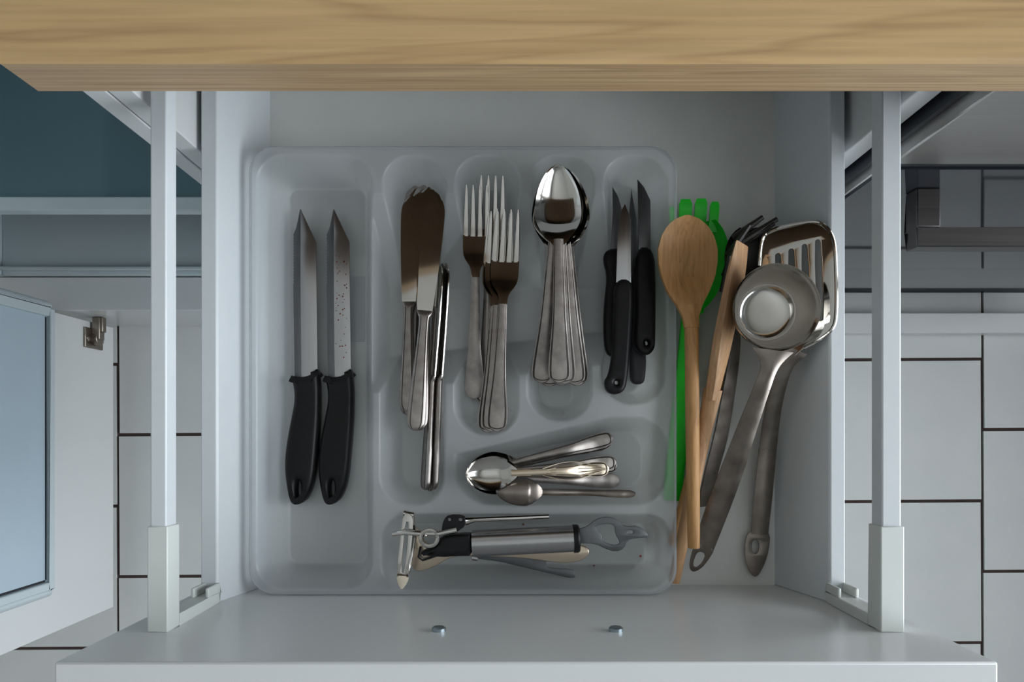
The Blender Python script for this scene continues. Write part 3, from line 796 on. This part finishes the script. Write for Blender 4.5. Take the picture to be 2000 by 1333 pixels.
# wooden spoon on top
t = thing('wooden_spoon', 'beech wooden spoon with an oval bowl lying on the green server', 'spoon', P(1350, 700, UZ + .03))
zs = UZ + .070
rows = []
for i in range(31):
    s = i / 30; y = 640 - s * 220
    hw = np.interp(s, [0, .10, .2, .32, .45, .58, .70, .82, .90, .96, .99, 1], [14, 16, 25, 41, 52, 57.5, 58, 51, 40, 26, 12, 4])
    cx = np.interp(s, [0, .3, 1], [1352, 1345, 1343])
    a, b = P(cx - hw, y, zs), P(cx + hw, y, zs)
    rows.append((a.y, (a.x + b.x) / 2, zs, (b.x - a.x) / 2, np.interp(s, [0, .25, .5, .8, 1], [-.003, 0, .008, .007, .0])))
v, f = shell(rows, np.linspace(-1, 1, 17), .0055); obj('bowl', mesh('bowl', v, f, 'beech', True, 50), t, True)
A, B = P(1357, 1062, zs - .012), P(1352, 622, zs)
Lw = (B - A).length
rows = dense([(0, 0, -.004, .0048, .0040), (.003, 0, -.004, .0056, .0050), (Lw * .5, 0, -.004, .0062, .0056), (Lw * .85, 0, -.003, .0062, .0052), (Lw + .012, 0, -.003, .0066, .0040)], 24)
v, f = loft(rows, 14, 2); me = mesh('handle', v, f, 'beech'); me.transform(frame_at(A, B)); obj('handle', me, t, True)

# wooden spatula tipped on edge
def stick(name, label, a, za, b, zb, rows, m, roll=0, cat='utensil', part='handle', n=14, p=2.4):
    A, B = P(*a, za), P(*b, zb); Lq = (B - A).length
    t = thing(name, label, cat, A)
    v, f = loft(dense([(r[0] * Lq, *r[1:]) for r in rows], 36), n, p)
    me = mesh(part, v, f, m); me.transform(frame_at(A, B, roll)); obj(part, me, t, True); return t, A, B
t, A, B = stick('wooden_spatula', 'pale wooden spatula tipped on edge, its thin blade next to the ladle', (1319, 1125), UZ + .028, (1450, 476), UZ + .080,
      [(0, 0, 0, .0045, .0035), (.01, 0, 0, .0055, .0045), (.4, 0, 0, .0062, .0052), (.58, 0, 0, .0085, .0055)], 'beech2')
bpts = []
A2 = A + (B - A) * .55; Lq = (B - A2).length
v, f = loft(dense([(0, 0, 0, .0078, .0052), (.12 * Lq, 0, 0, .011, .0058), (.4 * Lq, 0, 0, .021, .0055), (.8 * Lq, 0, 0, .024, .0040), (.97 * Lq, 0, 0, .022, .0014), (Lq, 0, 0, .020, .0008)], 30), 14, 3)
me = mesh('blade', v, f, 'beech2'); me.transform(frame_at(A2, B, math.radians(62))); obj('blade', me, t, True)
# second wooden spatula, lower
t, A, B = stick('wooden_turner', 'brown wooden turner with a flat angled blade lying lowest beneath the ladle', (1318, 1056), UZ + .016, (1428, 640), UZ + .017,
      [(0, 0, 0, .0045, .0035), (.02, 0, 0, .0056, .0045), (.55, 0, 0, .0062, .0045), (.80, 0, 0, .0075, .0035)], 'beech')
obj('blade', plate('blade', [[(1383, 800), (1410, 770), (1434, 735), (1443, 690), (1446, 640), (1444, 560), (1415, 560), (1404, 640), (1390, 720)]], UZ + .013, .005, 'beech', bev=.0015), t, True)

# steel serving fork with dark forked head (handle seen as a thin bright strip)
t = thing('pasta_fork', 'steel-handled server with a dark spiked head poking out behind the ladle', 'utensil', P(1400, 900, UZ))
pts = [(1374, 990, .012), (1390, 920, .022), (1408, 850, .028), (1424, 760, .030), (1434, 690, .030), (1436, 640, .030), (1432, 560, .034), (1446, 500, .040)]
pts = dense(pts, 30)
W3 = [P(a, b, UZ + c) for a, b, c in pts]
V_, F_ = [], []
for i, p in enumerate(W3):
    tg = (W3[min(i + 1, 29)] - W3[max(i - 1, 0)]).normalized(); sd = tg.cross(Vector((0, 0, 1))).normalized()
    up = (sd * .55 + Vector((0, 0, .83))).normalized(); sd = tg.cross(up).normalized(); wd = np.interp(i, [0, 2, 8, 20, 29], [.005, .0085, .009, .006, .005])
    for a, b in ((-1, -.4), (1, -.4), (1, .4), (-1, .4)): V_.append(p + sd * wd * a + up * .0022 * b)
for i in range(29):
    for k in range(4): F_.append((i * 4 + k, i * 4 + (k + 1) % 4, i * 4 + 4 + (k + 1) % 4, i * 4 + 4 + k))
F_ += [(0, 1, 2, 3), (116, 117, 118, 119)]
obj('handle', mesh('handle', V_, F_, 'darksteel', True, 50), t, True)
v, f = egg(1462, 580, 440, 46, UZ + .040, .016, .55, s1=.97); obj('head', mesh('head', v, f, 'darknylon', True, 60), t, True)
for (a, b) in (((1432, 466), (1490, 424)), ((1440, 478), (1518, 428)), ((1462, 470), (1512, 436)), ((1422, 500), (1464, 440)), ((1415, 540), (1440, 470)), ((1412, 570), (1424, 500))):
    v, f = tube([P(*a, UZ + .040), P((a[0] + b[0]) / 2, (a[1] + b[1]) / 2, UZ + .047), P(*b, UZ + .050)], [.0034, .003, .0022], 8)
    obj('spike', mesh('spike', v, f, 'darknylon'), t, True)

# slotted turner
t = thing('slotted_turner', 'steel slotted turner with a rounded blade leaning against the drawer wall under the ladle', 'turner', P(1500, 900, UZ))
X0_ = P(1517, 600, .655).x
pln = (.654, .66, 0, X0_, 0)
slots = [[(1512 + 26 * k, 500 - 9 * k), (1519 + 26 * k, 494 - 9 * k), (1526 + 26 * k, 500 - 9 * k), (1530 + 26 * k, 636 - 4 * k), (1523 + 26 * k, 640 - 4 * k), (1517 + 26 * k, 636 - 4 * k)] for k in range(4)]
ol = [(1490, 700), (1488, 610), (1482, 520), (1488, 468), (1508, 450), (1546, 440), (1590, 434), (1614, 446), (1628, 475), (1632, 540), (1632, 610), (1626, 640), (1606, 660), (1570, 680), (1548, 700), (1536, 716), (1518, 716)]
obj('blade', plate('blade', [ol] + slots, 0, .0016, 'steel', plane=pln, smooth=1), t, True)
def on_plane(a, b, pl):
    z0, kx, ky, X0, Y0 = pl; a, b = (a - NX) / F, (NY - b) / F; d = (CZ - z0 + kx * X0 + ky * Y0) / (1 + kx * a + ky * b)
    return Vector((a * d, b * d, CZ - d))
rim = dense([tuple(on_plane(a, b, pln)) for a, b in ol[2:14]], 60)
v, f = tube([(a, b, c + .001) for a, b, c in rim], .0016, 8); obj('rim', mesh('rim', v, f, 'steel'), t, True)
def sweep(pts, widths, th, dish=0., n=40, us=np.linspace(-1, 1, 9)):
    """flat strip following frame points (px, py, z)"""
    Q = dense([(*p, w_) for p, w_ in zip(pts, widths)], n); W = [P(a, b, c) for a, b, c, _ in Q]; V, Fc = [], []; k = len(us)
    for side in (0, 1):
        for i, p in enumerate(W):
            tg = (W[min(i + 1, n - 1)] - W[max(i - 1, 0)]).normalized(); sd = tg.cross(Vector((0, 0, 1))).normalized(); up = sd.cross(tg)
            for u in us: V.append(p + sd * Q[i][3] * u + up * (dish * (1 - u * u) - side * th))
    q = n * k
    for i in range(n - 1):
        for j in range(k - 1):
            a = i * k + j; Fc += [(a, a + 1, a + k + 1, a + k), (q + a, q + a + k, q + a + k + 1, q + a + 1)]
        for a in (i * k, i * k + k - 1): Fc.append((a, a + k, q + a + k, q + a))
    for r_ in (0, n - 1):
        for j in range(k - 1): a = r_ * k + j; Fc.append((a, a + 1, q + a + 1, q + a))
    return V, Fc
v, f = sweep([(1484, 1044, UZ + .007), (1492, 960, UZ + .014), (1502, 860, UZ + .022), (1514, 780, UZ + .042), (1530, 715, UZ + .058), (1548, 680, UZ + .064)], [.0080, .0085, .0080, .0075, .009, .014], .0016, .0022)
obj('handle', mesh('handle', v, f, 'darksteel', True, 50), t, True)
obj('handle_end', plate('handle_end', [[(1463, 1036), (1505, 1036), (1502, 1075), (1492, 1107), (1476, 1132), (1460, 1114), (1453, 1082), (1455, 1055)], [(1468, 1060), (1475, 1052), (1482, 1060), (1482, 1076), (1475, 1084), (1468, 1076)]], UZ + .006, .0018, 'darksteel', smooth=2), t, True)

# ladle
zl = UZ + .104
cl = P(1517, 601, zl); R = 86 * (CZ - zl) / F
t = thing('ladle', 'polished steel soup ladle with a round bowl lying on top of the turner', 'ladle', (cl.x, cl.y, UZ))
pr = [(0, -.036), (.3, -.0358), (.55, -.0346), (.68, -.0312), (.78, -.0252), (.88, -.0165), (.95, -.0075), (.985, -.001), (1, .0012)]
pr = dense(pr, 26)
V_, F_ = [], []; n = 48
prr = [(a * R, b) for a, b in pr] + [(a * R, b - .0012) for a, b in pr[::-1]]
for a, b in prr:
    for k in range(n):
        g_ = 2 * math.pi * k / n; V_.append((cl.x + a * math.cos(g_), cl.y + a * math.sin(g_), zl + b))
for i in range(len(prr) - 1):
    for k in range(n): F_.append((i * n + k, i * n + (k + 1) % n, (i + 1) * n + (k + 1) % n, (i + 1) * n + k))
obj('bowl', mesh('bowl', V_, F_, 'steel', True, 60), t, True)
v, f = sweep([(1374, 1072, UZ + .020), (1400, 1000, UZ + .034), (1430, 920, UZ + .054), (1462, 830, UZ + .077), (1488, 760, UZ + .094), (1504, 715, UZ + .101), (1510, 684, zl - .001)], [.0095, .0105, .0100, .0082, .0068, .0075, .017], .0016, .0022)
obj('handle', mesh('handle', v, f, 'darksteel', True, 50), t, True)
# punched handle end
Ld = Vector((1400 - 1362, 1000 - 1110)).normalized(); Lp = Vector((-Ld.y, Ld.x))
def lp(a, b): q = Vector((1374, 1072)) + Ld * a + Lp * b; return (q.x, q.y)
obj('handle_end', plate('handle_end', [[lp(8, -21), lp(8, 21), lp(-14, 19), lp(-36, 14), lp(-50, 4), lp(-51, -6), lp(-40, -14), lp(-18, -19)], [lp(-8, -9), lp(-8, 8), lp(-26, 9), lp(-40, 3), lp(-40, -5), lp(-28, -9)]], UZ + .020, .0018, 'darksteel', zf=lambda x, y: (y - P(1374, 1072, UZ + .02).y) * .35 + .001, smooth=2), t, True)
v, f = [], []
for k in range(3):
    y = 742 + 8 * k; x = 1494 - 3.2 * k
    a, b = tube([P(x - 15, y - 5, UZ + .0962 - .0012 * k), P(x, y, UZ + .0982 - .0012 * k), P(x + 15, y + 5, UZ + .0962 - .0012 * k)], .0008, 6); f += [tuple(q + len(v) for q in r_) for r_ in b]; v += a
obj('handle_rings', mesh('handle_rings', v, f, 'darksteel'), t, True)

# crumbs
for (x, y, zz, m_) in ((1237, 1109, TZ, 'redcrumb'), (1160, 1106, TZ, 'crumb'), (1005, 1116, TZ, 'crumb'), (1022, 1025, TZ, 'crumb'), (1251, 1087, TZ, 'redcrumb'), (1399, 1185, 0, 'crumb')):
    if not zz: continue
    zz += .001; p = P(x, y, zz); v, f = tube([p - Vector((0, 0, .0006)), p, p + Vector((.0003, .0004, .001))], [.0007, .0011, .0006], 7)
    c = bpy.data.objects.new('crumb', mesh('crumb', [q - p for q in v], f, m_)); COL.objects.link(c); c.location = p
    tag(c, 'tiny red crumb on the tray floor by the openers' if m_ == 'redcrumb' else 'tiny brown crumb on the tray floor by the openers', 'crumb', 'crumbs in the front compartment')
